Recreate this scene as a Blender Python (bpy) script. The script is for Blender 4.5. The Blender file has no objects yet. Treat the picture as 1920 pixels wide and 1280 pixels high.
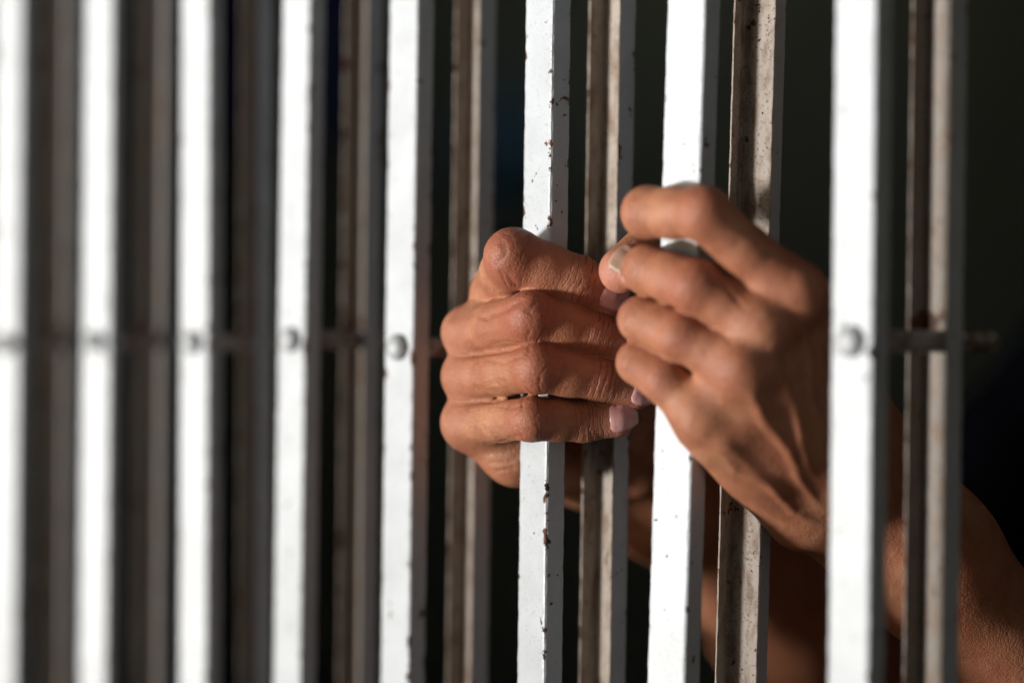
import bpy, math, random
import numpy as np
from mathutils import Vector, Matrix
from mathutils.bvhtree import BVHTree

# ------------------------------------------------------------------ camera, world, sun, exposure
S = bpy.context.scene
C = S.collection
TH = math.radians(46.8)          # angle between the line of sight and the gate's normal
Z0 = 0.87                        # metres from the lens to the gate's origin
FPX = 85.0 / 36.0 * 1920         # focal length in photograph pixels
FW = np.array([-math.sin(TH), math.cos(TH), 0.0])
RT = np.array([math.cos(TH), math.sin(TH), 0.0])
CAM = -Z0 * FW
cd = bpy.data.cameras.new("camera"); cam = bpy.data.objects.new("camera", cd); C.objects.link(cam)
cam.location = CAM.tolist(); cam.rotation_euler = (math.radians(90), 0, TH)
cd.lens = 85; cd.sensor_width = 36; cd.clip_start = 0.02; cd.clip_end = 400
cd.dof.use_dof = True; cd.dof.focus_distance = 0.848; cd.dof.aperture_fstop = 2.5; cd.dof.aperture_blades = 0
S.camera = cam

PHI, ELE = math.radians(24), math.radians(-8)   # the light reaches the gate level, a little from below
w = bpy.data.worlds.new("World"); S.world = w; w.use_nodes = True
nt = w.node_tree; bg = nt.nodes["Background"]
sky = nt.nodes.new("ShaderNodeTexSky"); sky.sky_type = 'NISHITA'; sky.sun_disc = False
sky.sun_elevation = math.radians(15); sky.sun_rotation = math.radians(180) + PHI
nt.links.new(sky.outputs[0], bg.inputs[0]); bg.inputs[1].default_value = 0.05
sd = bpy.data.lights.new("sun", 'SUN'); sun = bpy.data.objects.new("sun", sd); C.objects.link(sun)
sd.energy = 5.0; sd.angle = math.radians(10); sd.color = (1.0, 0.985, 0.96)
tv = Vector((math.sin(PHI) * math.cos(ELE), math.cos(PHI) * math.cos(ELE), -math.sin(ELE)))
sun.rotation_euler = tv.to_track_quat('-Z', 'Y').to_euler()
S.view_settings.view_transform = 'Standard'; S.view_settings.look = 'None'
S.view_settings.gamma = 1.0; S.view_settings.use_curve_mapping = False
S.view_settings.exposure = 0.63
S.render.engine = 'CYCLES'; S.cycles.use_denoising = True

GROUND = -1.35
rng = random.Random(4)

def p2w(u, v, y):
    """photograph pixel + depth behind the gate's front plane (mm) -> world point in metres"""
    a = (u - 960) / FPX; b = -(v - 640) / FPX
    d = FW + a * RT + np.array([0, 0, b])
    t = (y * 0.001 - CAM[1]) / d[1]
    return CAM + t * d

def w2p(P):
    r = np.asarray(P, float) - CAM
    dz = r @ FW
    return 960 + FPX * (r @ RT) / dz, 640 - FPX * r[2] / dz

# ------------------------------------------------------------------ materials
def mat(name):
    m = bpy.data.materials.new(name); m.use_nodes = True
    return m, m.node_tree.nodes, m.node_tree.links, m.node_tree.nodes["Principled BSDF"]

def N(n, kind, **kw):
    x = n.new(kind)
    for k, v in kw.items():
        if k in x.inputs: x.inputs[k].default_value = v
        else: setattr(x, k, v)
    return x

def mixc(n, l, fac, a, b, blend='MIX'):
    m = n.new("ShaderNodeMix"); m.data_type = 'RGBA'; m.blend_type = blend
    for sock, val in ((m.inputs[0], fac), (m.inputs[6], a), (m.inputs[7], b)):
        if hasattr(val, 'is_linked') or hasattr(val, 'links'): l.new(val, sock)
        else: sock.default_value = val
    return m.outputs[2]

def ramp(n, l, src, a, b, lo=0.0, hi=1.0):
    m = n.new("ShaderNodeMapRange"); m.clamp = True
    l.new(src, m.inputs[0]); m.inputs[1].default_value = a; m.inputs[2].default_value = b
    m.inputs[3].default_value = lo; m.inputs[4].default_value = hi
    return m.outputs[0]

def math_(n, l, op, a, b=None):
    m = n.new("ShaderNodeMath"); m.operation = op
    for i, val in enumerate((a, b)):
        if val is None: continue
        if isinstance(val, (int, float)): m.inputs[i].default_value = val
        else: l.new(val, m.inputs[i])
    return m.outputs[0]

def attr(n, name):
    a = n.new("ShaderNodeAttribute"); a.attribute_name = name
    return a

def mapped(n, l, scale):
    tc = n.new("ShaderNodeTexCoord"); mp = n.new("ShaderNodeMapping")
    mp.inputs['Scale'].default_value = scale
    oi = n.new("ShaderNodeObjectInfo"); ad = n.new("ShaderNodeVectorMath"); ad.operation = 'ADD'
    sc = n.new("ShaderNodeVectorMath"); sc.operation = 'SCALE'; sc.inputs[3].default_value = 7.3
    cb = n.new("ShaderNodeCombineXYZ")
    for i in range(3): l.new(oi.outputs['Random'], cb.inputs[i])
    l.new(cb.outputs[0], sc.inputs[0]); l.new(tc.outputs['Object'], ad.inputs[0]); l.new(sc.outputs[0], ad.inputs[1])
    l.new(ad.outputs[0], mp.inputs[0])
    return mp.outputs[0]

def noise(n, l, vec, scale, detail=4, rough=0.55):
    t = n.new("ShaderNodeTexNoise"); t.inputs['Scale'].default_value = scale
    t.inputs['Detail'].default_value = detail; t.inputs['Roughness'].default_value = rough
    l.new(vec, t.inputs['Vector']); return t.outputs[0]

def bar_material(name, base, dusty):
    m, n, l, p = mat(name)
    v = mapped(n, l, (1, 1, 1)); vs = mapped(n, l, (1, 1, 0.35))
    n1 = noise(n, l, v, 60, 5); n2 = noise(n, l, vs, 260, 4); n3 = noise(n, l, v, 900, 3); nr = noise(n, l, v, 140, 6, 0.6)
    col = mixc(n, l, ramp(n, l, n1, 0.35, 0.7), base + (1,), tuple(c * 0.86 for c in base) + (1,))
    if dusty:
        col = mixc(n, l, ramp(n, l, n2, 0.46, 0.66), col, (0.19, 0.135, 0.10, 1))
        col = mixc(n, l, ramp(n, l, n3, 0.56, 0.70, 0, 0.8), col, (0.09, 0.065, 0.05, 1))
    else:
        col = mixc(n, l, ramp(n, l, n3, 0.60, 0.72, 0, 0.5), col, (0.22, 0.22, 0.22, 1))
    e = attr(n, "edge").outputs['Fac']; r = attr(n, "rust").outputs['Fac']
    k = math_(n, l, 'ADD', nr, math_(n, l, 'MULTIPLY', e, 0.088))
    k = math_(n, l, 'ADD', k, math_(n, l, 'MULTIPLY', r, 0.3))
    f1 = ramp(n, l, k, 0.672, 0.70)
    spot = noise(n, l, v, 300, 3, 0.5); clus = noise(n, l, v, 35, 2)
    sp = math_(n, l, 'ADD', spot, math_(n, l, 'MULTIPLY', clus, 0.22))
    f2 = ramp(n, l, math_(n, l, 'ADD', sp, 0.03 if dusty else 0.0), 0.825, 0.85)
    f = math_(n, l, 'MAXIMUM', f1, f2)
    rc = mixc(n, l, ramp(n, l, n2, 0.4, 0.6), (0.12, 0.045, 0.018, 1), (0.035, 0.018, 0.012, 1))
    col = mixc(n, l, f, col, rc)
    l.new(col, p.inputs['Base Color'])
    l.new(ramp(n, l, f, 0, 1, 0.42 if not dusty else 0.75, 0.85), p.inputs['Roughness'])
    b1 = n.new("ShaderNodeBump"); b1.inputs['Strength'].default_value = 0.55; b1.inputs['Distance'].default_value = 0.00045
    h = math_(n, l, 'ADD', math_(n, l, 'MULTIPLY', noise(n, l, v, 560, 4), 1.0), math_(n, l, 'MULTIPLY', f, -0.5))
    l.new(h, b1.inputs['Height']); l.new(b1.outputs[0], p.inputs['Normal'])
    return m

PAINT = bar_material("grey_white_bar_paint", (0.455, 0.49, 0.525), False)
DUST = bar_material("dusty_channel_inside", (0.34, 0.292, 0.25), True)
RIVET = bar_material("painted_rivet_steel", (0.405, 0.43, 0.45), False)

def steel():
    m, n, l, p = mat("rusty_pin_steel")
    v = mapped(n, l, (1, 1, 1)); a = noise(n, l, v, 180, 5)
    l.new(mixc(n, l, ramp(n, l, a, 0.42, 0.6), (0.40, 0.38, 0.37, 1), (0.16, 0.10, 0.07, 1)), p.inputs['Base Color'])
    p.inputs['Roughness'].default_value = 0.6
    return m
STEEL = steel()
DUST_HALF_SHADE = bar_material("half_shaded_channel_inside", (0.22, 0.195, 0.17), True)  # dusty inside with partial shade put into the base colour
DUST_SHADE = bar_material("shaded_channel_inside", (0.165, 0.155, 0.145), True)  # dusty inside darkened further, for rear bars that get less light

def skin():
    m, n, l, p = mat("weathered_brown_skin")
    tc = n.new("ShaderNodeTexCoord"); v = tc.outputs['Object']
    jw = attr(n, "joint").outputs['Fac']; fs = attr(n, "along").outputs['Fac']; ft = attr(n, "across").outputs['Fac']
    tip = attr(n, "tip").outputs['Fac']
    n1 = noise(n, l, v, 90, 4); n2 = noise(n, l, v, 420, 4); n0 = noise(n, l, v, 28, 3)
    cr = attr(n, "crease").outputs['Fac']; fg = attr(n, "finger").outputs['Fac']
    col = mixc(n, l, ramp(n, l, n1, 0.35, 0.68), (0.40, 0.175, 0.092, 1), (0.26, 0.095, 0.046, 1))
    col = mixc(n, l, ramp(n, l, n2, 0.45, 0.75, 0, 0.40), col, (0.44, 0.225, 0.14, 1))
    col = mixc(n, l, ramp(n, l, n0, 0.42, 0.66, 0, 0.6), col, (0.29, 0.092, 0.048, 1))
    col = mixc(n, l, math_(n, l, 'MULTIPLY', jw, 0.62), col, (0.27, 0.072, 0.040, 1))
    col = mixc(n, l, math_(n, l, 'MULTIPLY', tip, 0.5), col, (0.56, 0.235, 0.19, 1))
    # transverse folds: rings across the finger, bent and broken by noise
    cb = n.new("ShaderNodeCombineXYZ")
    l.new(fs, cb.inputs[0]); l.new(ft, cb.inputs[1])
    wob = noise(n, l, cb.outputs[0], 0.11, 2, 0.5)
    cb3 = n.new("ShaderNodeCombineXYZ"); l.new(math_(n, l, 'MULTIPLY', fs, 2.0), cb3.inputs[0]); l.new(ft, cb3.inputs[1])
    brk = noise(n, l, cb3.outputs[0], 0.22, 2, 0.5)
    phs = math_(n, l, 'ADD', math_(n, l, 'MULTIPLY', fs, 3.1), math_(n, l, 'MULTIPLY', wob, 9.0))
    sn = math_(n, l, 'SINE', phs)
    line = math_(n, l, 'MULTIPLY', ramp(n, l, sn, 0.62, 1.0), ramp(n, l, brk, 0.40, 0.56))
    deep = math_(n, l, 'MULTIPLY', line, cr)
    col = mixc(n, l, math_(n, l, 'MULTIPLY', deep, 0.7), col, (0.14, 0.045, 0.028, 1))
    l.new(col, p.inputs['Base Color'])
    cb2 = n.new("ShaderNodeCombineXYZ")
    l.new(fs, cb2.inputs[0]); l.new(math_(n, l, 'MULTIPLY', ft, 0.45), cb2.inputs[1])
    wf = math_(n, l, 'MULTIPLY', noise(n, l, cb2.outputs[0], 1.5, 4, 0.6), fg)
    fine = noise(n, l, v, 1500, 3)
    vo = n.new("ShaderNodeTexVoronoi"); vo.feature = 'DISTANCE_TO_EDGE'; vo.inputs['Scale'].default_value = 700
    l.new(v, vo.inputs['Vector'])
    cell = ramp(n, l, vo.outputs['Distance'], 0.0, 0.15)
    h = math_(n, l, 'MULTIPLY', deep, -1.35)
    h = math_(n, l, 'ADD', h, math_(n, l, 'MULTIPLY', wf, 0.55))
    h = math_(n, l, 'ADD', h, math_(n, l, 'MULTIPLY', cell, 0.20))
    h = math_(n, l, 'ADD', h, math_(n, l, 'MULTIPLY', fine, 0.10))
    h = math_(n, l, 'ADD', h, math_(n, l, 'MULTIPLY', noise(n, l, v, 230, 4), 0.9))
    b = n.new("ShaderNodeBump"); b.inputs['Strength'].default_value = 1.0; b.inputs['Distance'].default_value = 0.00040
    l.new(h, b.inputs['Height']); l.new(b.outputs[0], p.inputs['Normal'])
    l.new(ramp(n, l, n2, 0.3, 0.7, 0.46, 0.62), p.inputs['Roughness'])
    p.inputs['Subsurface Weight'].default_value = 0.12
    p.inputs['Subsurface Radius'].default_value = (1.0, 0.32, 0.16)
    p.inputs['Subsurface Scale'].default_value = 0.0028
    p.inputs['Specular IOR Level'].default_value = 0.42
    return m
SKIN = skin()

def simple(name, c1, c2, scale, rough=0.6, bump=0.0, stretch=(1, 1, 1), dist=0.001):
    m, n, l, p = mat(name)
    v = mapped(n, l, stretch); a = noise(n, l, v, scale, 5)
    l.new(mixc(n, l, ramp(n, l, a, 0.38, 0.66), c1 + (1,), c2 + (1,)), p.inputs['Base Color'])
    p.inputs['Roughness'].default_value = rough
    if 'cotton' in name: p.inputs['Specular IOR Level'].default_value = 0.04
    if bump:
        b = n.new("ShaderNodeBump"); b.inputs['Strength'].default_value = bump; b.inputs['Distance'].default_value = dist
        l.new(noise(n, l, v, scale * 3, 4), b.inputs['Height']); l.new(b.outputs[0], p.inputs['Normal'])
    return m
NAIL = simple("fingernail_keratin", (0.56, 0.27, 0.26), (0.62, 0.34, 0.33), 300, 0.26, 0.15, (1, 1, 1), 0.0002)
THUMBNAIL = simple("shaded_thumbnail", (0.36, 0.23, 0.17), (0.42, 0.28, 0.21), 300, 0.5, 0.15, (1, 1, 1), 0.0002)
NAILEDGE = simple("nail_free_edge", (0.42, 0.33, 0.25), (0.38, 0.29, 0.22), 300, 0.6)
WALL = simple("dark_olive_plaster", (0.62, 0.54, 0.31), (0.52, 0.45, 0.26), 2.0, 0.9, 0.4, (1, 1, 1), 0.004)
FLOOR = simple("dark_concrete_floor", (0.05, 0.048, 0.045), (0.035, 0.034, 0.033), 3.0, 0.85, 0.4, (1, 1, 1), 0.004)
PAVE = simple("worn_outdoor_asphalt", (0.06, 0.058, 0.055), (0.045, 0.044, 0.042), 2.5, 0.9, 0.5, (1, 1, 1), 0.004)
FACADE = simple("outer_wall_render", (0.10, 0.097, 0.09), (0.08, 0.077, 0.07), 3.0, 0.9, 0.4, (1, 1, 1), 0.004)
SHAFT = simple("shaft_bounce_white", (0.78, 0.76, 0.70), (0.7, 0.68, 0.63), 3.0, 0.9)
NAVY = simple("navy_cotton", (0.001, 0.0013, 0.003), (0.0015, 0.002, 0.004), 60, 0.95, 0.4)
BLUE = simple("deep_blue_cotton", (0.03, 0.035, 0.45), (0.02, 0.025, 0.32), 20, 0.9, 0.4)
TROUSER = simple("dark_grey_cotton", (0.03, 0.03, 0.033), (0.022, 0.022, 0.025), 60, 0.95, 0.4)
PALE = simple("pale_blue_plastic", (0.22, 0.42, 0.52), (0.18, 0.36, 0.46), 8, 0.4)
GREEN = simple("green_plastic", (0.06, 0.12, 0.03), (0.04, 0.09, 0.02), 8, 0.5)
HAIR = simple("black_hair", (0.01, 0.009, 0.008), (0.02, 0.017, 0.014), 400, 0.5, 0.5)

# ------------------------------------------------------------------ object helpers
def tag(o, label=None, cat=None, group=None, kind=None):
    for k, v in (('label', label), ('category', cat), ('group', group), ('kind', kind)):
        if v: o[k] = v
    return o

def meshobj(name, verts, faces, mats, parent=None, fmat=None, smooth=False, attrs=None):
    me = bpy.data.meshes.new(name)
    me.from_pydata([tuple(map(float, v)) for v in verts], [], faces)
    for m in (mats if isinstance(mats, (list, tuple)) else [mats]): me.materials.append(m)
    if fmat is not None: me.polygons.foreach_set("material_index", np.asarray(fmat, np.int32))
    if smooth: me.polygons.foreach_set("use_smooth", np.ones(len(me.polygons), bool))
    for k, a in (attrs or {}).items():
        at = me.attributes.new(k, 'FLOAT', 'POINT'); at.data.foreach_set("value", np.asarray(a, np.float32))
    me.update()
    o = bpy.data.objects.new(name, me); C.objects.link(o)
    if parent: o.parent = parent
    return o

def box(name, lo, hi, m, parent=None):
    x0, y0, z0 = lo; x1, y1, z1 = hi
    v = [(x0,y0,z0),(x1,y0,z0),(x1,y1,z0),(x0,y1,z0),(x0,y0,z1),(x1,y0,z1),(x1,y1,z1),(x0,y1,z1)]
    f = [(0,3,2,1),(4,5,6,7),(0,1,5,4),(1,2,6,5),(2,3,7,6),(3,0,4,7)]
    return meshobj(name, v, f, m, parent)

def lathe(prof, axis='z', seg=32):
    """prof: list of (radius, height) closed at both ends"""
    V, F = [], []
    for r, h in prof:
        for k in range(seg):
            a = 2 * math.pi * k / seg
            c, s = r * math.cos(a), r * math.sin(a)
            V.append((c, s, h) if axis == 'z' else (c, h, -s))
    for i in range(len(prof) - 1):
        for k in range(seg):
            a, b = i * seg + k, i * seg + (k + 1) % seg
            F.append((a, b, b + seg, a + seg))
    F.append(tuple(reversed(range(seg)))); F.append(tuple(range((len(prof) - 1) * seg, len(prof) * seg)))
    return V, F

# ------------------------------------------------------------------ the setting
RX0, RX1, RY, RZ = -9.0, 2.6, 5.6, 1.7
tag(box("ground", (-30, -7.5, GROUND - 0.3), (30, -0.15, GROUND), PAVE), kind='structure')
tag(box("floor", (RX0, -0.146, GROUND - 0.3), (RX1, RY, GROUND - 0.004), FLOOR), kind='structure')
tag(box("back_wall", (RX0, RY + 0.004, GROUND - 0.3), (RX1, RY + 0.2, RZ), WALL), kind='structure')
tag(box("left_wall", (RX0 - 0.2, 0.16, GROUND - 0.3), (RX0 - 0.004, RY, RZ), WALL), kind='structure')
tag(box("right_wall", (RX1 + 0.004, 0.16, GROUND - 0.3), (RX1 + 0.2, RY, RZ), WALL), kind='structure')
SK = (-6.9, -3.9, 2.7, 5.3)      # added unseen skylight that lights the back wall: x0, x1, y0, y1
CE = [((RX0 - 0.2, 0.16), (RX1 + 0.2, SK[2])), ((RX0 - 0.2, SK[3]), (RX1 + 0.2, RY + 0.2)), ((RX0 - 0.2, SK[2]), (SK[0], SK[3])), ((SK[1], SK[2]), (RX1 + 0.2, SK[3]))]
cv, cf = [], []
SH = [((SK[0] - .1, SK[2] - .1), (SK[0] - .002, SK[3] + .1)), ((SK[1] + .002, SK[2] - .1), (SK[1] + .1, SK[3] + .1)), ((SK[0], SK[2] - .1), (SK[1], SK[2] - .002)), ((SK[0], SK[3] + .002), (SK[1], SK[3] + .1))]
sv, sf = [], []
for (x0, y0), (x1, y1) in SH:      # added shaft whose pale walls bounce sunlight down through the skylight
    b = len(sv); z0, z1 = RZ + 0.203, RZ + 1.5
    sv += [(x0,y0,z0),(x1,y0,z0),(x1,y1,z0),(x0,y1,z0),(x0,y0,z1),(x1,y0,z1),(x1,y1,z1),(x0,y1,z1)]
    sf += [tuple(b + k for k in q) for q in ((0,3,2,1),(4,5,6,7),(0,1,5,4),(1,2,6,5),(2,3,7,6),(3,0,4,7))]
tag(meshobj("added_light_shaft", sv, sf, SHAFT), kind='structure')
for (x0, y0), (x1, y1) in CE:
    b = len(cv); z0, z1 = RZ + 0.004, RZ + 0.2
    cv += [(x0,y0,z0),(x1,y0,z0),(x1,y1,z0),(x0,y1,z0),(x0,y0,z1),(x1,y0,z1),(x1,y1,z1),(x0,y1,z1)]
    cf += [tuple(b + k for k in q) for q in ((0,3,2,1),(4,5,6,7),(0,1,5,4),(1,2,6,5),(2,3,7,6),(3,0,4,7))]
tag(meshobj("ceiling", cv, cf, WALL), kind='structure')

GX0, GX1, GZ1 = -0.62, 0.66, 0.66
OX0, OX1 = -0.66, 0.70
tag(box("front_wall_beside_gate", (RX0 - 0.2, -0.05, GROUND - 0.2), (OX0, 0.156, RZ), FACADE), kind='structure')
tag(box("front_wall_far_side", (OX1, -0.05, GROUND - 0.2), (RX1 + 0.2, 0.156, RZ), FACADE), kind='structure')
tag(box("lintel", (OX0 + 0.003, -0.047, GZ1 + 0.02), (OX1 - 0.003, 0.153, RZ), FACADE), kind='structure')

# unseen roof and side wall, added to keep most of the sky off the gate
tag(box("sky_blocker_roof", (-7, -1.7, RZ + 0.02), (RX1 + 0.2, -0.054, RZ + 0.14), FACADE), kind='structure')
tag(box("sky_blocker_wall", (1.25, -3.4, GROUND - 0.2), (1.45, -0.058, RZ + 0.012), FACADE), kind='structure')

# ------------------------------------------------------------------ the gate
def zlevels():
    z = [GROUND + 0.02]
    while z[-1] < GZ1 - 0.001:
        step = 0.0018 if -0.16 < z[-1] < 0.16 else 0.02
        z.append(min(z[-1] + step, GZ1))
    return z
ZL = zlevels()

def channel(name, parent, W, D, T, rear, seed, pinz):
    if rear: T = 0.00055
    """a U channel; front: web at y=0 and open to the back, rear: open to the front with its web at y=D"""
    # outer outline from one flange tip round the web to the other, then the inner outline back (x, y, edge)
    R = 0.0010 if not rear else 0.0007
    e = 0.0007
    pts = [(0, D, 1, 0), (0, D - e, .4, 0), (0, D / 2, 0, 0), (0, R + e, .1, 0), (0, R, .8, 0), (R * .3, R * .3, 1, 0), (R, 0, .8, 0), (R + e * 1.4, 0, 0.1, 0),
           (W / 2, 0, 0, 0), (W - R - e * 1.4, 0, .1, 0), (W - R, 0, .8, 0), (W - R * .3, R * .3, 1, 0), (W, R, .8, 0), (W, R + e, .1, 0), (W, D / 2, 0, 0), (W, D - e, .4, 0), (W, D, 1, 0),
           (W - T, D, 1, 1), (W - T, D - e, .3, 1), (W - T, D / 2, 0, 1), (W - T, T + R * .6, 0, 1), (W - T - R * .6, T, 0, 1), (W / 2, T, 0, 1), (T + R * .6, T, 0, 1), (T, T + R * .6, 0, 1), (T, D / 2, 0, 1), (T, D - e, .3, 1), (T, D, 1, 1)]
    if rear:
        pts = [(x, D - y, ed, inn) for x, y, ed, inn in pts][::-1]
    n = len(pts); r = np.random.default_rng(seed)
    ph = r.uniform(0, 6.28, 12)
    V, F, fm, E, Ru = [], [], [], [], []
    for z in ZL:
        for i, (x, y, ed, inn) in enumerate(pts):
            wob = 0.00004 * (math.sin(z * 240 + ph[i % 12]) + math.sin(z * 610 + ph[(i * 5) % 12])) * (ed > .5)
            bow = 0.0006 * math.sin(z * 5.0 + ph[0])
            chip = 0.00010 * (r.random() - .5) * (ed > .7)
            V.append((x + bow + wob + chip, y + wob * .5 + chip, z)); E.append(ed)
            dz = z - pinz
            k = 0.0
            if inn and rear: k = max(0, 1 - abs(dz - 0.006) / 0.009) * 0.75  # dark patch above the pin: its cast shade, drawn with the rust colours
            if inn and not rear: k = 0.25
            if not inn and not rear: k = 0.16 * max(0, 1 - abs(abs(dz) - 0.004) / 0.006)
            Ru.append(k)
    for j in range(len(ZL) - 1):
        for i in range(n):
            a, b = j * n + i, j * n + (i + 1) % n
            F.append((a, b, b + n, a + n))
            p, q = pts[i], pts[(i + 1) % n]
            fm.append(1 if (p[3] or q[3]) and rear else 0)
    F.append(tuple(range(n))[::-1]); F.append(tuple(range((len(ZL) - 1) * n, len(ZL) * n))); fm += [0, 0]
    return meshobj(name, V, F, [PAINT, DUST_SHADE if seed in (40, 41, 42) else DUST_HALF_SHADE if seed in (43, 47) else DUST], parent, fm, False, {"edge": E, "rust": Ru})

W_, D_, T_ = 0.0165, 0.0080, 0.0013
# left px at v=50, right px, left px at v=1230, right px, depth of the web plane (mm)
FB = [(-12, 41, -22, 31, 0), (157, 210, 147, 199, 0), (338, 390, 333, 387, 0), (529, 580, 514, 567, 0),
      (730, 784, 715, 768, 0), (986, 1037, 970, 1021, 0), (1251, 1318, 1213, 1291, 4), (1566, 1643, 1554, 1632, 0)]
RB = [(84, 152, 76, 144), (262, 333, 253, 325), (452, 516, 449, 511), (648, 722, 634, 706),
      (852, 930, 838, 915), (1106, 1196, 1086, 1173), (1375, 1475, 1344, 1450), (1712, 1818, 1696, 1800)]
PINV = [645, 639, 642, 637, 651, 640, 640, 640]
gate = bpy.data.objects.new("barred_gate", None); C.objects.link(gate)
tag(gate, "white painted folding steel gate of upright channel bars with rust chips, gripped by two hands", "gate")

def solve_yaw(P, corner, target):
    lo, hi = math.radians(-28), math.radians(28)
    def f(a):
        c, s = math.cos(a), math.sin(a)
        x, y = corner
        q = P + np.array([c * x - s * y, s * x + c * y, 0])
        return w2p(q)[0]
    best = min(np.linspace(lo, hi, 400), key=lambda a: abs(f(a) - target))
    return best

def place_bar(o, P_top, P_bot, yaw):
    # leaning axis through the two points, in the gate's plane
    ax = Vector((P_top - P_bot).tolist()).normalized()
    x = Vector((math.cos(yaw), math.sin(yaw), 0)); y = ax.cross(x).normalized(); x = y.cross(ax)
    M = Matrix((x, y, ax)).transposed().to_4x4()
    t = (0 - P_bot[2]) / (P_top[2] - P_bot[2]); P = P_bot + t * (P_top - P_bot)
    M.translation = Vector(P.tolist()); o.matrix_world = M
    return P

BARX = []
for i, (f, r) in enumerate(zip(FB, RB)):
    d = f[4]
    Pt, Pb = p2w(f[0], 50, d), p2w(f[2], 1230, d)
    Pm = (Pt + Pb) / 2
    yaw = solve_yaw(Pm, (W_, 0), (f[1] + f[3]) / 2)
    zp = p2w((f[0] + f[2]) / 2, PINV[i], d)[2]
    fb = channel("front_bar", gate, W_, D_, T_, False, 10 + i, zp)
    P0 = place_bar(fb, Pt, Pb, yaw)
    Pt2, Pb2 = p2w(r[0], 50, d + 33), p2w(r[2], 1230, d + 33)
    Pm2 = (Pt2 + Pb2) / 2
    yaw2 = solve_yaw(Pm2, (W_, D_), (r[1] + r[3]) / 2)
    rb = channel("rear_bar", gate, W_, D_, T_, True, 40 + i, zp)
    P2 = place_bar(rb, Pt2, Pb2, yaw2)
    print("bar", i, "X %.1f yaw %.1f  rearX %.1f yaw %.1f" % (P0[0] * 1000, math.degrees(yaw), P2[0] * 1000, math.degrees(yaw2)))
    BARX.append((P0, yaw, P2, yaw2))
    # rivet head on the front web
    c, s = math.cos(yaw), math.sin(yaw)
    q = P0 + np.array([c * W_ * .47, s * W_ * .47, 0])
    prof = [(0.0049, -0.0002), (0.0051, 0.0008), (0.0049, 0.0018), (0.0042, 0.0029), (0.0030, 0.0037), (0.0014, 0.0041), (0.0002, 0.0042)]
    V, F = lathe([(a, -b) for a, b in prof], 'y', 28)
    V = [(x * (1 + .04 * math.sin(3 * x * 900)), y, z * 1.0 + 0) for x, y, z in V]
    rv = meshobj("rivet_head", V, F, RIVET, fb, None, True, {"edge": [0.0] * len(V), "rust": [0.25 if abs(v[1]) < 0.0009 else 0 for v in V]})
    rv.matrix_world = Matrix.Translation(Vector((q[0], q[1], zp))) @ Matrix.Rotation(yaw, 4, 'Z')
    # the pin that runs back through both channels
    q2 = P2 + np.array([math.cos(yaw2) * W_ * .5 - math.sin(yaw2) * D_, math.sin(yaw2) * W_ * .5 + math.cos(yaw2) * D_, 0])
    A = np.array([q[0], q[1], zp]) + np.array([-s, c, 0]) * 0.0015; B = np.array([q2[0], q2[1], zp])
    dirv = (B - A) / np.linalg.norm(B - A); L = np.linalg.norm(B - A) + (0.022 if i != 5 and i != 6 else 0.003)
    V, F = lathe([(0.0036, 0), (0.0037, L * .3), (0.0036, L - .001), (0.0030, L)], 'z', 24)
    pn = meshobj("pin", V, F, STEEL, gate, None, True)
    pn.matrix_world = Matrix.Translation(Vector(A.tolist())) @ Vector(dirv.tolist()).to_track_quat('Z', 'Y').to_matrix().to_4x4()
for z in (GROUND + 0.006, GZ1 + 0.002):
    box("rail", (GX0, -0.012, z), (GX1, 0.056, z + 0.012), PAINT, gate)

# ------------------------------------------------------------------ the person: one signed-distance field, one mesh
def MM(u, v, y): return p2w(u, v, y) * 1000.0

def axis(lo, flo, fhi, hi, h, grow=1.12, hmax=9.0):
    a = [flo]
    while a[-1] < fhi: a.append(a[-1] + h)
    s = h
    while a[-1] < hi: s = min(s * grow, hmax); a.append(a[-1] + s)
    b = [flo]; s = h
    while b[-1] > lo: s = min(s * grow, hmax); b.append(b[-1] - s)
    return np.array(b[:0:-1] + a, np.float32)

class Field:
    def __init__(s, gx, gy, gz):
        s.g = (gx, gy, gz); s.d = np.full((len(gx), len(gy), len(gz)), 50.0, np.float32)
    def sub(s, lo, hi):
        sl = []
        for k in range(3):
            a = max(int(np.searchsorted(s.g[k], lo[k])) - 1, 0); b = min(int(np.searchsorted(s.g[k], hi[k])) + 1, len(s.g[k]))
            sl.append(slice(a, b))
        return tuple(sl)
    def coords(s, sl):
        return (s.g[0][sl[0]][:, None, None], s.g[1][sl[1]][None, :, None], s.g[2][sl[2]][None, None, :])

def smin(a, b, k):
    h = np.maximum(k - np.abs(a - b), 0) / k
    return np.minimum(a, b) - h * h * k * 0.25

def cone(field, tgt, a, b, ra, rb, k, flat=None):
    """adds a round cone a-b to array tgt (same grid as field); flat=(dir, factor) squashes it along dir"""
    a = np.asarray(a, np.float32); b = np.asarray(b, np.float32); R = max(ra, rb) + k + 3
    lo = np.minimum(a, b) - R * 1.35; hi = np.maximum(a, b) + R * 1.35
    sl = field.sub(lo, hi); X, Y, Z = field.coords(sl)
    ab = b - a; L2 = float(ab @ ab) + 1e-6
    px, py, pz = X - a[0], Y - a[1], Z - a[2]
    t = np.clip((px * ab[0] + py * ab[1] + pz * ab[2]) / L2, 0, 1)
    qx, qy, qz = px - t * ab[0], py - t * ab[1], pz - t * ab[2]
    if flat is not None:
        n, f = flat; n = np.asarray(n, np.float32); n = n / np.linalg.norm(n)
        dn = qx * n[0] + qy * n[1] + qz * n[2]
        q2 = qx * qx + qy * qy + qz * qz + dn * dn * (1 / (f * f) - 1)
    else:
        q2 = qx * qx + qy * qy + qz * qz
    t = t * t * (3 - 2 * t) * .35 + t * .65
    d = np.sqrt(q2) - (ra + (rb - ra) * t)
    tgt[sl] = smin(tgt[sl], d.astype(np.float32), k)

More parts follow.
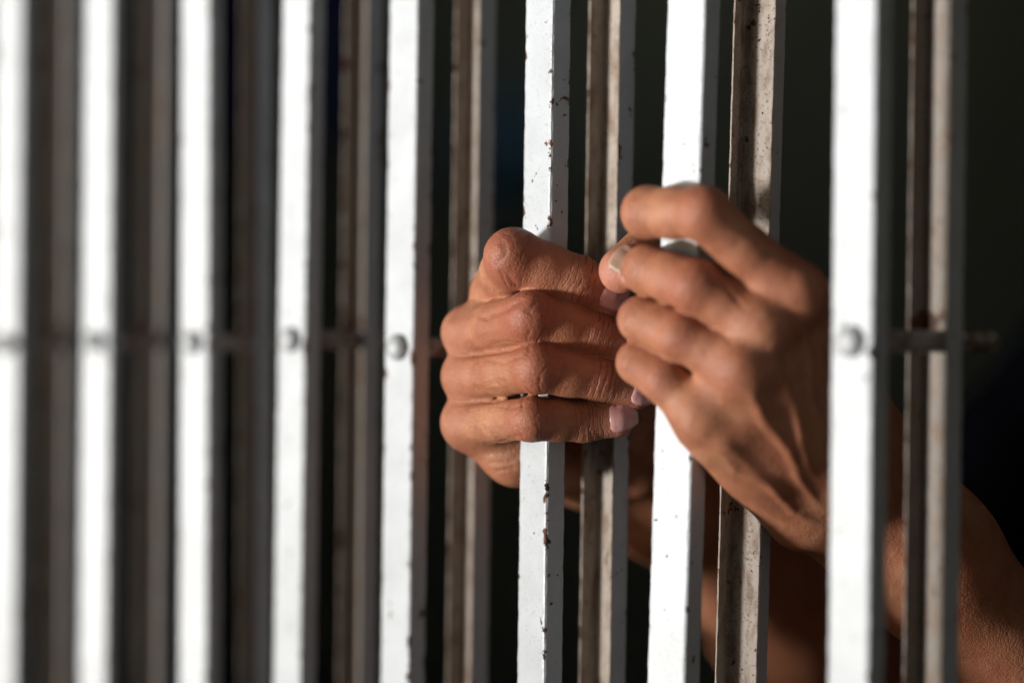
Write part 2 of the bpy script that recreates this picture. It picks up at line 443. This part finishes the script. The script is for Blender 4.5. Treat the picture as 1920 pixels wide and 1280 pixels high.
def unit(v): v = np.asarray(v, float); return v / (np.linalg.norm(v) + 1e-9)

H = 0.70
gx = axis(-330, -62, 142, 440, H); gy = axis(-40, -24, 104, 760, H); gz = axis(GROUND * 1000 - 5, -84, 58, 420, H)
FD = Field(gx, gy, gz)
print("grid", len(gx), len(gy), len(gz))

# joints: (u, v, y) with u, v in photograph pixels and y the depth in mm
RHAND = {
 'index':  [(938, 548, 5), (963, 483, -17), (1082, 529, 1), (1138, 556, 11)],
 'middle': [(880, 624, -3), (996, 596, -15), (1112, 628, 5), (1180, 652, 16)],
 'ring':   [(880, 706, -4), (1008, 690, -15), (1123, 711, 5), (1190, 733, 17)],
 'little': [(882, 792, -3), (996, 785, -14), (1093, 789, 4), (1156, 785, 13)],
}
LHAND = {
 'index':  [(1490, 556, 22), (1320, 400, -7), (1215, 398, -7), (1212, 406, 4)],
 'middle': [(1428, 617, 12), (1302, 536, -5), (1214, 505, -6), (1210, 514, 3)],
 'ring':   [(1392, 694, 6), (1278, 630, -5), (1202, 599, -6), (1201, 608, 4)],
 'little': [(1318, 783, 3), (1246, 712, -5), (1197, 679, -5), (1200, 688, 4)],
}
RAD = {'index': (9.8, 9.9, 9.0, 7.9), 'middle': (8.9, 9.2, 8.2, 7.3), 'ring': (8.9, 8.4, 7.3, 6.7), 'little': (9.3, 7.5, 7.0, 6.5)}
RADL = {'index': (11.0, 8.7, 8.5, 7.4), 'middle': (10.8, 8.5, 8.0, 7.2), 'ring': (10.2, 8.0, 7.4, 6.7), 'little': (9.8, 7.5, 7.0, 6.3)}
FING = []            # for attributes: (joints in mm, radii)

def hand(J, R, bases, thumb, thumbR, wrist, palm_prims, kf=2.2):
    big = {}
    chains = {}
    for nme in ('index', 'middle', 'ring', 'little'):
        P = [MM(*q) for q in J[nme]]; r = R[nme]
        chains[nme] = P; FING.append((P, r))
        arr = np.full(FD.d.shape, 50.0, np.float32) if False else None
    # all fingers into one array with tight creases between them
    tot = None
    out = FD.d
    lo = np.min([np.min(chains[k], 0) for k in chains], 0) - 30; hi = np.max([np.max(chains[k], 0) for k in chains], 0) + 30
    sl = FD.sub(lo, hi)
    sg = Field(FD.g[0][sl[0]], FD.g[1][sl[1]], FD.g[2][sl[2]])
    acc = sg.d
    for nme, P in chains.items():
        r = R[nme]; f = np.full(acc.shape, 50.0, np.float32)
        dors = unit(P[1] - (P[0] + P[2]) / 2)
        mid = lambda a, b, t: a + (b - a) * t
        cone(sg, f, P[0], mid(P[0], P[1], .55), r[0], r[1] * .97, 3)
        cone(sg, f, mid(P[0], P[1], .55), P[1], r[1] * .97, r[1], 3)
        cone(sg, f, P[1], mid(P[1], P[2], .5), r[1], (r[1] + r[2]) * .485, 3)
        cone(sg, f, mid(P[1], P[2], .5), P[2], (r[1] + r[2]) * .485, r[2], 3)
        cone(sg, f, P[2], P[3], r[2], r[3], 3)
        # bony dorsal knuckle
        cone(sg, f, P[1] + dors * r[1] * (.34 if J is RHAND else .04), P[1] + dors * r[1] * (.36 if J is RHAND else .05), r[1] * .76, r[1] * .76, 3)
        acc[...] = smin(acc, f, 0.9)
    out[sl] = smin(out[sl], acc, 0.9)
    pal = np.full(FD.d.shape, 50.0, np.float32)
    for nme, P in chains.items():
        b = MM(*bases[nme]); r = R[nme]
        cone(FD, pal, P[0] + (b - P[0]) * (.2 if J is RHAND else .05), P[0] + (b - P[0]) * .5, r[0] * .96, r[0] * 1.15, 6)
        cone(FD, pal, P[0] + (b - P[0]) * .5, b, r[0] * 1.15, r[0] * 1.3, 9)
        # the web: the first third of the finger belongs to the palm too
        cone(FD, pal, P[0], P[0] + (P[1] - P[0]) * .25, r[0] * .93, r[0] * .80, 3)
    for (a, b, ra, rb, k) in palm_prims:
        cone(FD, pal, MM(*a), MM(*b), ra, rb, k)
    ks = list(chains)
    for i in range(3):
        A, B = chains[ks[i]], chains[ks[i + 1]]
        for t, q in ((0.0, .74), (0.16, .66)):
            cone(FD, pal, A[0] + (A[1] - A[0]) * t, B[0] + (B[1] - B[0]) * t, R[ks[i]][0] * q, R[ks[i + 1]][0] * q, 5)
    T = [MM(*q) for q in thumb]; FING.append((T[1:], thumbR[1:]))
    th = np.full(FD.d.shape, 50.0, np.float32)
    for i in range(len(T) - 1): cone(FD, th, T[i], T[i + 1], thumbR[i], thumbR[i + 1], 3)
    pal = smin(pal, th, 4)
    FD.d[...] = smin(FD.d, pal, 3.2)
    return chains, T

# palms, thumbs, wrists ---------------------------------------------------------------
Rw = (1185, 850, 92); Lw = (1650, 940, 84)
Rbase = {'index': (1140, 745, 78), 'middle': (1140, 790, 82), 'ring': (1130, 832, 80), 'little': (1108, 885, 74)}
Lbase = {'index': (1612, 800, 74), 'middle': (1590, 850, 70), 'ring': (1565, 890, 63), 'little': (1515, 935, 54)}
Rthumb = [(1190, 815, 80), (1215, 730, 66), (1228, 660, 52), (1232, 600, 40)]
Lthumb = [(1560, 800, 80), (1420, 640, 62), (1240, 448, 26), (1166, 507, 4)]
Rpalm = [((888, 800, -2), (966, 850, 9), 9.2, 10.0, 6), ((966, 850, 9), (1100, 890, 66), 10.0, 13, 9), ((925, 800, 4), (980, 835, 22), 8, 9, 6), ((1185, 800, 62), (1195, 860, 76), 13, 13, 6),
         ((940, 700, 30), (1120, 800, 74), 13, 14, 8)]
Lpalm = [((1395, 780, 14), (1570, 905, 56), 11, 13, 12), ((1440, 700, 20), (1600, 860, 62), 11, 14, 12), ((1515, 955, 54), (1640, 1035, 86), 12, 15, 10), ((1345, 815, 8), (1505, 955, 52), 10, 13, 6), ((1500, 700, 50), (1600, 840, 78), 14, 15, 8)]
RC, RT_ = hand(RHAND, RAD, Rbase, Rthumb, (13, 11.5, 10, 9), Rw, Rpalm)
LC, LT_ = hand(LHAND, RADL, Lbase, Lthumb, (13, 11.0, 9.6, 8.0), Lw, Lpalm)

for nm, ch in (("R", RC), ("L", LC)):
    for k, P in ch.items():
        print(nm, k, [round(float(np.linalg.norm(P[i + 1] - P[i])), 1) for i in range(3)], [tuple(np.round(p).astype(int)) for p in P])
print("Lthumb", [tuple(np.round(p).astype(int)) for p in LT_])

# forearms, upper arms, torso, head, legs
Rwm, Lwm = MM(*Rw), MM(*Lw)
Rel = np.array([-78.0, 300.0, -172.0]); Lel = np.array([178.0, 312.0, -300.0])
Rsh = np.array([-92.0, 600.0, 20.0]); Lsh = np.array([268.0, 590.0, 10.0])
mc = (Rsh + Lsh) / 2
def limb(w0, el, sh, sgn):
    d = unit(el - w0)
    side = np.array([1.0, 0.1, 0])
    cone(FD, FD.d, w0 - d * 6, w0 + d * 30, 21, 22, 14)
    cone(FD, FD.d, w0 + d * 30 + np.array([0, 0, 5]), w0 + d * 30 - np.array([0, 0, 8]), 21, 21, 10)
    cone(FD, FD.d, w0 + d * 20, w0 + (el - w0) * .62, 22, 32, 12)
    cone(FD, FD.d, w0 + (el - w0) * .62, el, 32, 34, 12)
    cone(FD, FD.d, el, sh, 38, 46, 14)
limb(Rwm, Rel, Rsh, -1); limb(Lwm, Lel, Lsh, 1)
if True:
    for a, b in ((-.2, .2),):
        cone(FD, FD.d, Rsh, Lsh, 52, 52, 30)
    for s, c in ((-1, -75), (1, 75)):
        cone(FD, FD.d, mc + [c, 8, -40], mc + [c * .95, 12, -230], 88, 82, 40)
        cone(FD, FD.d, mc + [c * .9, 12, -230], mc + [c * .95, 14, -480], 80, 92, 40)
        hip = mc + [c * 1.15, 14, -500]; knee = np.array([hip[0] + c * .2, hip[1] - 12, GROUND * 1000 + 480]); ank = np.array([knee[0], hip[1] + 12, GROUND * 1000 + 80])
        cone(FD, FD.d, hip, knee, 82, 56, 20); cone(FD, FD.d, knee, ank, 56, 38, 20)
        cone(FD, FD.d, ank + [0, 15, -45], ank + [c * .2, -150, -50], 36, 30, 20)
    cone(FD, FD.d, mc + [0, 5, 30], mc + [0, -8, 130], 58, 52, 25)
    hd = mc + [0, -25, 215]
    cone(FD, FD.d, hd + [0, 12, 20], hd + [0, -6, 22], 78, 76, 20)
    cone(FD, FD.d, hd + [0, -25, -25], hd + [0, -42, -62], 58, 36, 25)
    cone(FD, FD.d, hd + [0, -84, 8], hd + [0, -98, -18], 7, 11, 8)
    for sx in (-1, 1):
        cone(FD, FD.d, hd + [sx * 76, 5, 14], hd + [sx * 76, 5, -14], 12, 9, 5)
        cone(FD, FD.d, hd + [sx * 18, -76, 24], hd + [sx * 38, -72, 26], 8, 7, 6)
    cone(FD, FD.d, hd + [-14, -82, -42], hd + [14, -82, -42], 8, 8, 4)

# tendons and veins on the back of the left hand, small bumps over the knuckles
def on_line(a, b, t): return np.asarray(a) + (np.asarray(b) - np.asarray(a)) * t
for k in ('index', 'middle', 'ring', 'little'):
    P = LC[k]; b = MM(*Lbase[k]); back = unit(unit(P[0] - (b + P[1]) / 2) + np.array([.35, -.35, 0]))
    r = RADL[k][0]
    cone(FD, FD.d, P[0] + back * r * .35, P[0] + back * r * .36, r * .78, r * .78, 5)
    cone(FD, FD.d, P[0] + back * (r * .82), on_line(P[0], b, .85) + back * (r * 1.12), 2.4, 2.2, 4)
for k in ('index', 'middle', 'ring', 'little'):
    P = RC[k]; b = MM(*Rbase[k]); back = unit(P[0] - (b + P[1]) / 2); r = RAD[k][0]
    cone(FD, FD.d, P[0] + back * r * .2, P[0] + back * r * .21, r * .80, r * .80, 4)

def surface_nets(d, g):
    sgn = d < 0
    nx, ny, nz = d.shape
    c = [sgn[i:nx - 1 + i, j:ny - 1 + j, k:nz - 1 + k] for i in (0, 1) for j in (0, 1) for k in (0, 1)]
    allin = c[0].copy(); anyin = c[0].copy()
    for q in c[1:]: allin &= q; anyin |= q
    act = anyin & ~allin
    I, J, K = np.nonzero(act); n = len(I)
    idx = np.full(act.shape, -1, np.int32); idx[I, J, K] = np.arange(n)
    acc = np.zeros((n, 3), np.float64); cnt = np.zeros(n)
    G = [g[0].astype(np.float64), g[1].astype(np.float64), g[2].astype(np.float64)]
    corners = [(i, j, k) for i in (0, 1) for j in (0, 1) for k in (0, 1)]
    for a in corners:
        for ax in range(3):
            if a[ax]: continue
            b = list(a); b[ax] = 1
            da = d[I + a[0], J + a[1], K + a[2]]; db = d[I + b[0], J + b[1], K + b[2]]
            m = (da < 0) != (db < 0)
            t = np.where(m, da / np.where(m, da - db, 1), 0)
            pa = np.stack([G[0][I + a[0]], G[1][J + a[1]], G[2][K + a[2]]], 1)
            pb = np.stack([G[0][I + b[0]], G[1][J + b[1]], G[2][K + b[2]]], 1)
            acc += np.where(m[:, None], pa + (pb - pa) * t[:, None], 0); cnt += m
    V = acc / cnt[:, None]
    F = []
    # x edges
    for ax in range(3):
        s0 = [slice(1, -1)] * 3; s1 = [slice(1, -1)] * 3
        s0[ax] = slice(0, -1); s1[ax] = slice(1, None)
        A = sgn[tuple(s0)]; B = sgn[tuple(s1)]
        e = A != B
        ii = np.nonzero(e); base = [ii[0] + 1, ii[1] + 1, ii[2] + 1]; base[ax] = ii[ax]
        o1, o2 = [(1, 2), (2, 0), (0, 1)][ax]
        def cell(a, b):
            q = [base[0].copy(), base[1].copy(), base[2].copy()]; q[o1] -= a; q[o2] -= b
            return idx[q[0], q[1], q[2]]
        q = np.stack([cell(1, 1), cell(0, 1), cell(0, 0), cell(1, 0)], 1)
        fl = ~A[ii]
        q[fl] = q[fl][:, ::-1]
        F.append(q)
    F = np.concatenate(F); F = F[(F >= 0).all(1)]
    return V, F

def smooth(V, F, it=3, lam=0.5):
    E = np.concatenate([F[:, [0, 1]], F[:, [1, 2]], F[:, [2, 3]], F[:, [3, 0]]])
    E = np.concatenate([E, E[:, ::-1]])
    n = len(V); deg = np.bincount(E[:, 0], minlength=n)[:, None].clip(1)
    for k in range(it):
        for l in (lam, -lam * 1.04):
            s = np.stack([np.bincount(E[:, 0], weights=V[E[:, 1], a], minlength=n) for a in range(3)], 1) / deg
            V = V + (s - V) * l
    return V

V, F = surface_nets(FD.d, FD.g)
V = smooth(V, F, 3, .5)
print("body verts", len(V))

# per-vertex finger coordinates for the wrinkles
along = V[:, 1] * 0.9 + V[:, 0] * 0.2 + 200; across = V[:, 2].copy(); joint = np.zeros(len(V)); tipw = np.zeros(len(V))
crease = np.zeros(len(V)); finger = np.full(len(V), 0.25)
best = np.full(len(V), 3.0)
for fi, (P, r) in enumerate(FING):
    P = [np.asarray(p) for p in P]
    dors = unit(P[1] - (P[0] + P[2]) / 2) if len(P) > 3 else unit(np.array([0.3, -1.0, 0]))
    lens = [np.linalg.norm(P[i + 1] - P[i]) for i in range(len(P) - 1)]
    SP, SS, SR, SD, SL = [], [], [], [], []
    s0 = 0
    for i in range(len(P) - 1):
        ab = P[i + 1] - P[i]; L = lens[i]; u_ = ab / L; dd = unit(dors - u_ * (dors @ u_)); ll = np.cross(u_, dd)
        for t in np.linspace(0, 1, max(4, int(L / 1.5)), endpoint=(i == len(P) - 2)):
            SP.append(P[i] + ab * t); SS.append(s0 + L * t); SR.append(r[i] + (r[i + 1] - r[i]) * t); SD.append(dd); SL.append(ll)
        s0 += L
    SP, SS, SR, SD, SL = map(np.array, (SP, SS, SR, SD, SL))
    nb = np.nonzero(((V > SP.min(0) - 18) & (V < SP.max(0) + 18)).all(1))[0]
    for part in np.array_split(nb, max(1, len(nb) // 30000)):
        D = np.linalg.norm(V[part][:, None, :] - SP[None], axis=2) - SR[None]
        dm = D.min(1); keep = dm < best[part]
        if not keep.any(): continue
        pk = part[keep]; D = D[keep]; dm = dm[keep]
        W = np.exp(-(D - dm[:, None]) / 1.1); W /= W.sum(1, keepdims=True)
        s = W @ SS; c = W @ SP; q = V[pk] - c; ang = np.arctan2((q * (W @ SL)).sum(1), (q * (W @ SD)).sum(1))
        best[pk] = dm; along[pk] = s + 97 * fi; across[pk] = ang * 8.5 + 31 * fi
        dor = np.clip(np.cos(ang) * 1.2 + .35, 0, 1)
        j1 = np.exp(-((s - lens[0]) / 7.5) ** 2)
        j2 = np.exp(-((s - lens[0] - lens[1]) / 5.5) ** 2) if len(lens) > 2 else 0 * s
        soft = 1.0 if fi < 5 else 0.4
        joint[pk] = np.maximum(j1, j2 * .55) * dor * (.6 + .4 * soft)
        crease[pk] = (.45 * np.exp(-((s - lens[0] - 1) / 4.5) ** 2) + 1.0 * (j2 ** 1.3)) * dor * soft + .05
        tipw[pk] = np.clip((s - (sum(lens) - 9)) / 12, 0, 1); finger[pk] = 1.0 if fi < 5 else .5
# soft reddish knuckles at the hand's own knuckle row
for ch in (RC, LC):
    for k, P in ch.items():
        dd = np.linalg.norm(V - P[0], axis=1); joint = np.maximum(joint, .35 * np.exp(-(np.clip(dd - 9, 0, None) / 5) ** 2))

# geometric folds over the joints and in the skin
E4 = F
def vnormals(V, F):
    n = np.cross(V[F[:, 2]] - V[F[:, 0]], V[F[:, 3]] - V[F[:, 1]])
    out = np.stack([sum(np.bincount(F[:, c], weights=n[:, a], minlength=len(V)) for c in range(4)) for a in range(3)], 1)
    return out / (np.linalg.norm(out, axis=1, keepdims=True) + 1e-12)
NV = vnormals(V, F)
fold = np.zeros(len(V))
for k, (per, ph, am) in enumerate(((2.6, .3, .16), (1.9, 1.7, .10))):
    wv = np.sin(2 * np.pi * (along + 1.3 * np.sin(across * .22 + k)) / per + ph)
    fold += -am * np.clip(wv, 0, 1) ** 2 * np.clip(crease, 0, 1)
V = V + NV * fold[:, None]

# veins, tendons and skin folds: thin ridges and furrows laid on the surface
nearh = (V[:, 1] < 110) & (V[:, 0] > -70) & (V[:, 0] < 150) & (V[:, 2] > -100)
b0 = BVHTree.FromPolygons([tuple(v) for v in V], F[nearh[F].all(1)].tolist())
ids = np.nonzero(nearh)[0]
def stroke(pix, amp, wid):
    pts = []
    for (u0, v0), (u1, v1) in zip(pix[:-1], pix[1:]):
        for t in np.linspace(0, 1, max(3, int(math.hypot(u1 - u0, v1 - v0) / 4)), endpoint=False):
            u, v = u0 + (u1 - u0) * t, v0 + (v1 - v0) * t
            d = FW + (u - 960) / FPX * RT + np.array([0, 0, -(v - 640) / FPX])
            h = b0.ray_cast(Vector((CAM * 1000).tolist()), Vector(d.tolist()))
            if h[0] is not None: pts.append(np.array(h[0]))
    if len(pts) < 2: return
    pts = np.array(pts); lo, hi = pts.min(0) - 6, pts.max(0) + 6
    sel = ids[((V[ids] > lo) & (V[ids] < hi)).all(1)]
    D = np.full(len(sel), 1e9); T = np.zeros(len(sel))
    for i, p in enumerate(pts):
        dd = np.linalg.norm(V[sel] - p, axis=1); m = dd < D; D[m] = dd[m]; T[m] = i / len(pts)
    env = np.clip(np.minimum(T, 1 - T) * 6, 0, 1)
    V[sel] += NV[sel] * (amp * np.exp(-(D / wid) ** 2) * env)[:, None]
for pix in ([(1445, 640), (1462, 700), (1490, 760), (1500, 830), (1530, 900)], [(1405, 730), (1430, 790), (1475, 840), (1500, 900), (1548, 960)],
            [(1335, 830), (1380, 880), (1440, 905), (1490, 960), (1545, 985)], [(1500, 600), (1520, 680), (1520, 740), (1545, 810)]):
    stroke(pix, 0.8, 1.7)
for pix in ([(1430, 650), (1530, 860)], [(1400, 725), (1520, 900)], [(1335, 815), (1480, 940)]):
    stroke(pix, 0.8, 2.6)
for pix in ([(895, 598), (940, 582), (990, 556)], [(850, 668), (915, 662), (978, 652)], [(850, 752), (920, 752), (992, 742)]):
    stroke(pix, -0.9, 1.5)
for pix in ([(905, 832), (940, 828), (985, 812)], [(900, 850), (940, 850), (978, 832)], [(915, 868), (950, 868), (976, 852)], [(925, 884), (970, 876)],
            [(880, 585), (915, 600), (960, 578)], [(905, 672), (945, 680), (985, 664)], [(915, 648), (950, 640), (985, 646)], [(930, 760), (965, 764), (992, 752)],
            [(945, 505), (965, 535), (1000, 545)], [(1345, 520), (1400, 585)], [(1310, 580), (1380, 650)], [(1270, 665), (1320, 720)]):
    stroke(pix, -0.4, 0.9)
for pix in ([(865, 640), (905, 622), (950, 612)], [(870, 725), (915, 712), (960, 700)], [(880, 705), (910, 725), (950, 722)], [(870, 800), (910, 792), (950, 795)]):
    stroke(pix, 0.35, 1.3)

body = meshobj("person", V / 1000.0, F.tolist(), SKIN, None, None, True,
               {"along": along, "across": across, "joint": joint, "tip": tipw, "crease": crease, "finger": finger})
tag(body, "brown-skinned person in the dark behind the gate, both bare hands gripping its bars", "person")

# ------------------------------------------------------------------ nails
near = (V[:, 1] < 60) & (V[:, 0] > -70) & (V[:, 0] < 140)
fk = near[F].all(1)
bvh = BVHTree.FromPolygons([tuple(v) for v in V], F[fk].tolist())

def nail(P2_, P3_, dors, rt, length=11.0, wid=0.95, start=-2.5, free=1.4, roll=0.0, nm=None):
    a = unit(P3_ - P2_); d = unit(dors - a * (dors @ a)); l = np.cross(a, d)
    if roll:
        c, s = math.cos(roll), math.sin(roll); d, l = d * c + l * s, l * c - d * s
    nu, nv = 17, 15; Vn = []; Fn = []; fm = []
    for i in range(nu):
        u = i / (nu - 1)
        for j in range(nv):
            v = j / (nv - 1) * 2 - 1
            # rounded cuticle end, rounded free end
            x = start + length * u
            taper = math.sqrt(max(0.02, 1 - max(0, (0.32 - u) / 0.32) ** 2.2 * .75)) * math.sqrt(max(0.02, 1 - max(0, (u - .72) / .28) ** 2.4 * .62))
            ang = v * wid * taper
            o = P3_ + a * x; dr = d * math.cos(ang) + l * math.sin(ang)
            start_p = o + dr * 16
            hit = bvh.ray_cast(Vector(start_p.tolist()), Vector((-dr).tolist()), 22)
            if hit[0] is None: q = o + dr * rt * .9
            else: q = np.array(hit[0])
            rad = (q - o) @ dr
            rb = rt * (1.0 if x <= 0 else math.sqrt(max(0.25, 1 - (x / (rt * 1.25)) ** 2)))
            rad = min(max(rad, rb * .93), rb * 1.07)
            edge = min((1 - abs(v)) / .16, u / .12, 1.0)
            lift = -0.35 + 0.58 * min(1, edge)
            Vn.append(o + dr * (rad + lift))
    for i in range(nu - 1):
        for j in range(nv - 1):
            Fn.append((i * nv + j, i * nv + j + 1, (i + 1) * nv + j + 1, (i + 1) * nv + j)); fm.append(1 if i >= nu - 2 else 0)
    o = meshobj("fingernail", np.array(Vn) / 1000.0, Fn, [nm or NAIL, NAILEDGE], body, fm, True)
    so = o.modifiers.new("thickness", 'SOLIDIFY'); so.thickness = 0.0004; so.offset = 0
    return o
CDIR = unit(np.array([0.729, -0.685, 0.0]))
for ch, R in ((RC, RAD), (LC, RADL)):
    for k, P in ch.items():
        dors = unit(P[1] - (P[0] + P[2]) / 2) if ch is RC else unit(P[2] - (P[1] + P[3]) / 2)
        nail(P[2], P[3], dors, R[k][3], 10.5 if ch is RC else 9, .9, -5.0 if k == 'index' else -3.2)
nail(LT_[2], LT_[3], unit(CDIR * 1.0 + RT * -.12 + np.array([0, 0, .0])), 8.0, 12.0, .95, -4.5, nm=THUMBNAIL)
nail(RT_[2], RT_[3], unit(np.array([0.4, -.8, 0.0])), 8.5, 12, 1.0, -3)

# ------------------------------------------------------------------ clothing (same field idea, coarse)
def garment(name, prims, mtl, box_, h=9, label=None):
    lo, hi = box_
    G = [np.arange(lo[i], hi[i], h, dtype=np.float32) for i in range(3)]
    f = Field(*G); f.d[...] = 80
    for a, b, ra, rb, k in prims: cone(f, f.d, a, b, ra, rb, k)
    X, Y, Z = f.coords((slice(None),) * 3)
    f.d += (2.2 * np.sin(X * .07 + Z * .03) * np.sin(Z * .055 + Y * .04)).astype(np.float32)
    return f
pr = [(Rsh, Lsh, 60, 60, 30), (Rsh, Rsh + (Rel - Rsh) * .86, 58, 60, 16), (Lsh, Lsh + (Lel - Lsh) * .8, 58, 60, 16)]
for c in (-75, 75):
    pr += [(mc + [c, 8, -40], mc + [c * .95, 12, -230], 98, 94, 40), (mc + [c * .9, 12, -230], mc + [c * .95, 14, -440], 94, 104, 40)]
f = garment("shirt", pr, NAVY, ((-260, 250, -620), (480, 780, 110)))
Vs, Fs = surface_nets(f.d, f.g); Vs = smooth(Vs, Fs, 3)
meshobj("shirt", Vs / 1000, Fs.tolist(), NAVY, body, None, True)
pr = []
for c in (-75, 75):
    hip = mc + [c * 1.15, 14, -500]; knee = np.array([hip[0] + c * .2, hip[1] - 12, GROUND * 1000 + 480]); ank = np.array([knee[0], hip[1] + 12, GROUND * 1000 + 90])
    pr += [(mc + [c * .95, 14, -430], hip, 99, 98, 30), (hip, knee, 94, 70, 20), (knee, ank, 70, 58, 20)]
f = garment("trousers", pr, TROUSER, ((-260, 300, GROUND * 1000 + 10), (480, 780, -330)))
Vs, Fs = surface_nets(f.d, f.g); Vs = smooth(Vs, Fs, 3)
meshobj("trousers", Vs / 1000, Fs.tolist(), TROUSER, body, None, True)
f = garment("hair", [(hd + [0, 24, 30], hd + [0, 0, 44], 80, 74, 10)], HAIR, (hd - 120, hd + 150), 6)
Vs, Fs = surface_nets(f.d, f.g); meshobj("hair", smooth(Vs, Fs, 2) / 1000, Fs.tolist(), HAIR, body, None, True)

# ------------------------------------------------------------------ dim things in the cell, far out of focus
def cloth(u0, u1, vbot, depth, name, label, seed, mt):
    r = np.random.default_rng(seed)
    A, B = p2w(u0, 640, depth), p2w(u1, 640, depth)
    zt = p2w(u0, -120, depth)[2]; zb = p2w(u0, vbot, depth)[2]
    nu, nz = 40, 24; V, F = [], []
    for s in (0, 1):
        for i in range(nu):
            t = i / (nu - 1); P = A + (B - A) * t
            for j in range(nz):
                q = j / (nz - 1)
                y = 0.03 * math.sin(t * 17 + q * 2) * (0.4 + q) + 0.02 * s + (0.012 if s else -0.012)
                V.append((P[0], P[1] + y, zt + (zb - zt) * q + 0.01 * math.sin(t * 9) * q))
    o = nu * nz
    for i in range(nu - 1):
        for j in range(nz - 1):
            a = i * nz + j; F.append((a, a + 1, a + nz + 1, a + nz)); a += o; F.append((a, a + nz, a + nz + 1, a + 1))
    for j in range(nz - 1):
        F.append((j, j + o, j + 1 + o, j + 1)); a = (nu - 1) * nz + j; F.append((a, a + 1, a + 1 + o, a + o))
    for i in range(nu - 1):
        a = i * nz; F.append((a, a + nz, a + nz + o, a + o)); a += nz - 1; F.append((a, a + o, a + nz + o, a + nz))
    c = meshobj(name, V, F, mt, None, None, True)
    return tag(c, label, "cloth", "blue cloths hanging in the cell")
cloth(418, 462, 255, 5250, "hanging_cloth", "deep blue blur of cloth in the dark gap left of the fourth white bar", 1, BLUE)
cloth(603, 658, 275, 5200, "hanging_cloth", "larger deep blue blur of cloth in the gap left of the fifth white bar", 2, BLUE)

# pale blue jug on the shelf-less wall: hangs by its handle from a hook in the ceiling line
P = p2w(952, 300, 5200)
jug = bpy.data.objects.new("water_jug", None); C.objects.link(jug); jug.location = P.tolist()
tag(jug, "blurred pale blue plastic jug in the gap left of the bar the lower hand grips", "jug")
V_, F_ = lathe([(0.030, -0.055), (0.040, -0.050), (0.043, -0.02), (0.043, 0.02), (0.036, 0.036), (0.016, 0.048), (0.014, 0.060)], 'z', 32)
meshobj("jug_body", V_, F_, PALE, jug, None, True)
V_, F_ = lathe([(0.018, 0.058), (0.018, 0.072), (0.015, 0.074)], 'z', 24)
meshobj("lid", V_, F_, PALE, jug, None, True)
V_, F_ = lathe([(0.0012, 0.074), (0.0012, (RZ - P[2]) / 3.8)], 'z', 8)
meshobj("string", V_, F_, TROUSER, jug, None, True)
for ch in jug.children: ch.scale = (3.8, 3.8, 3.8)
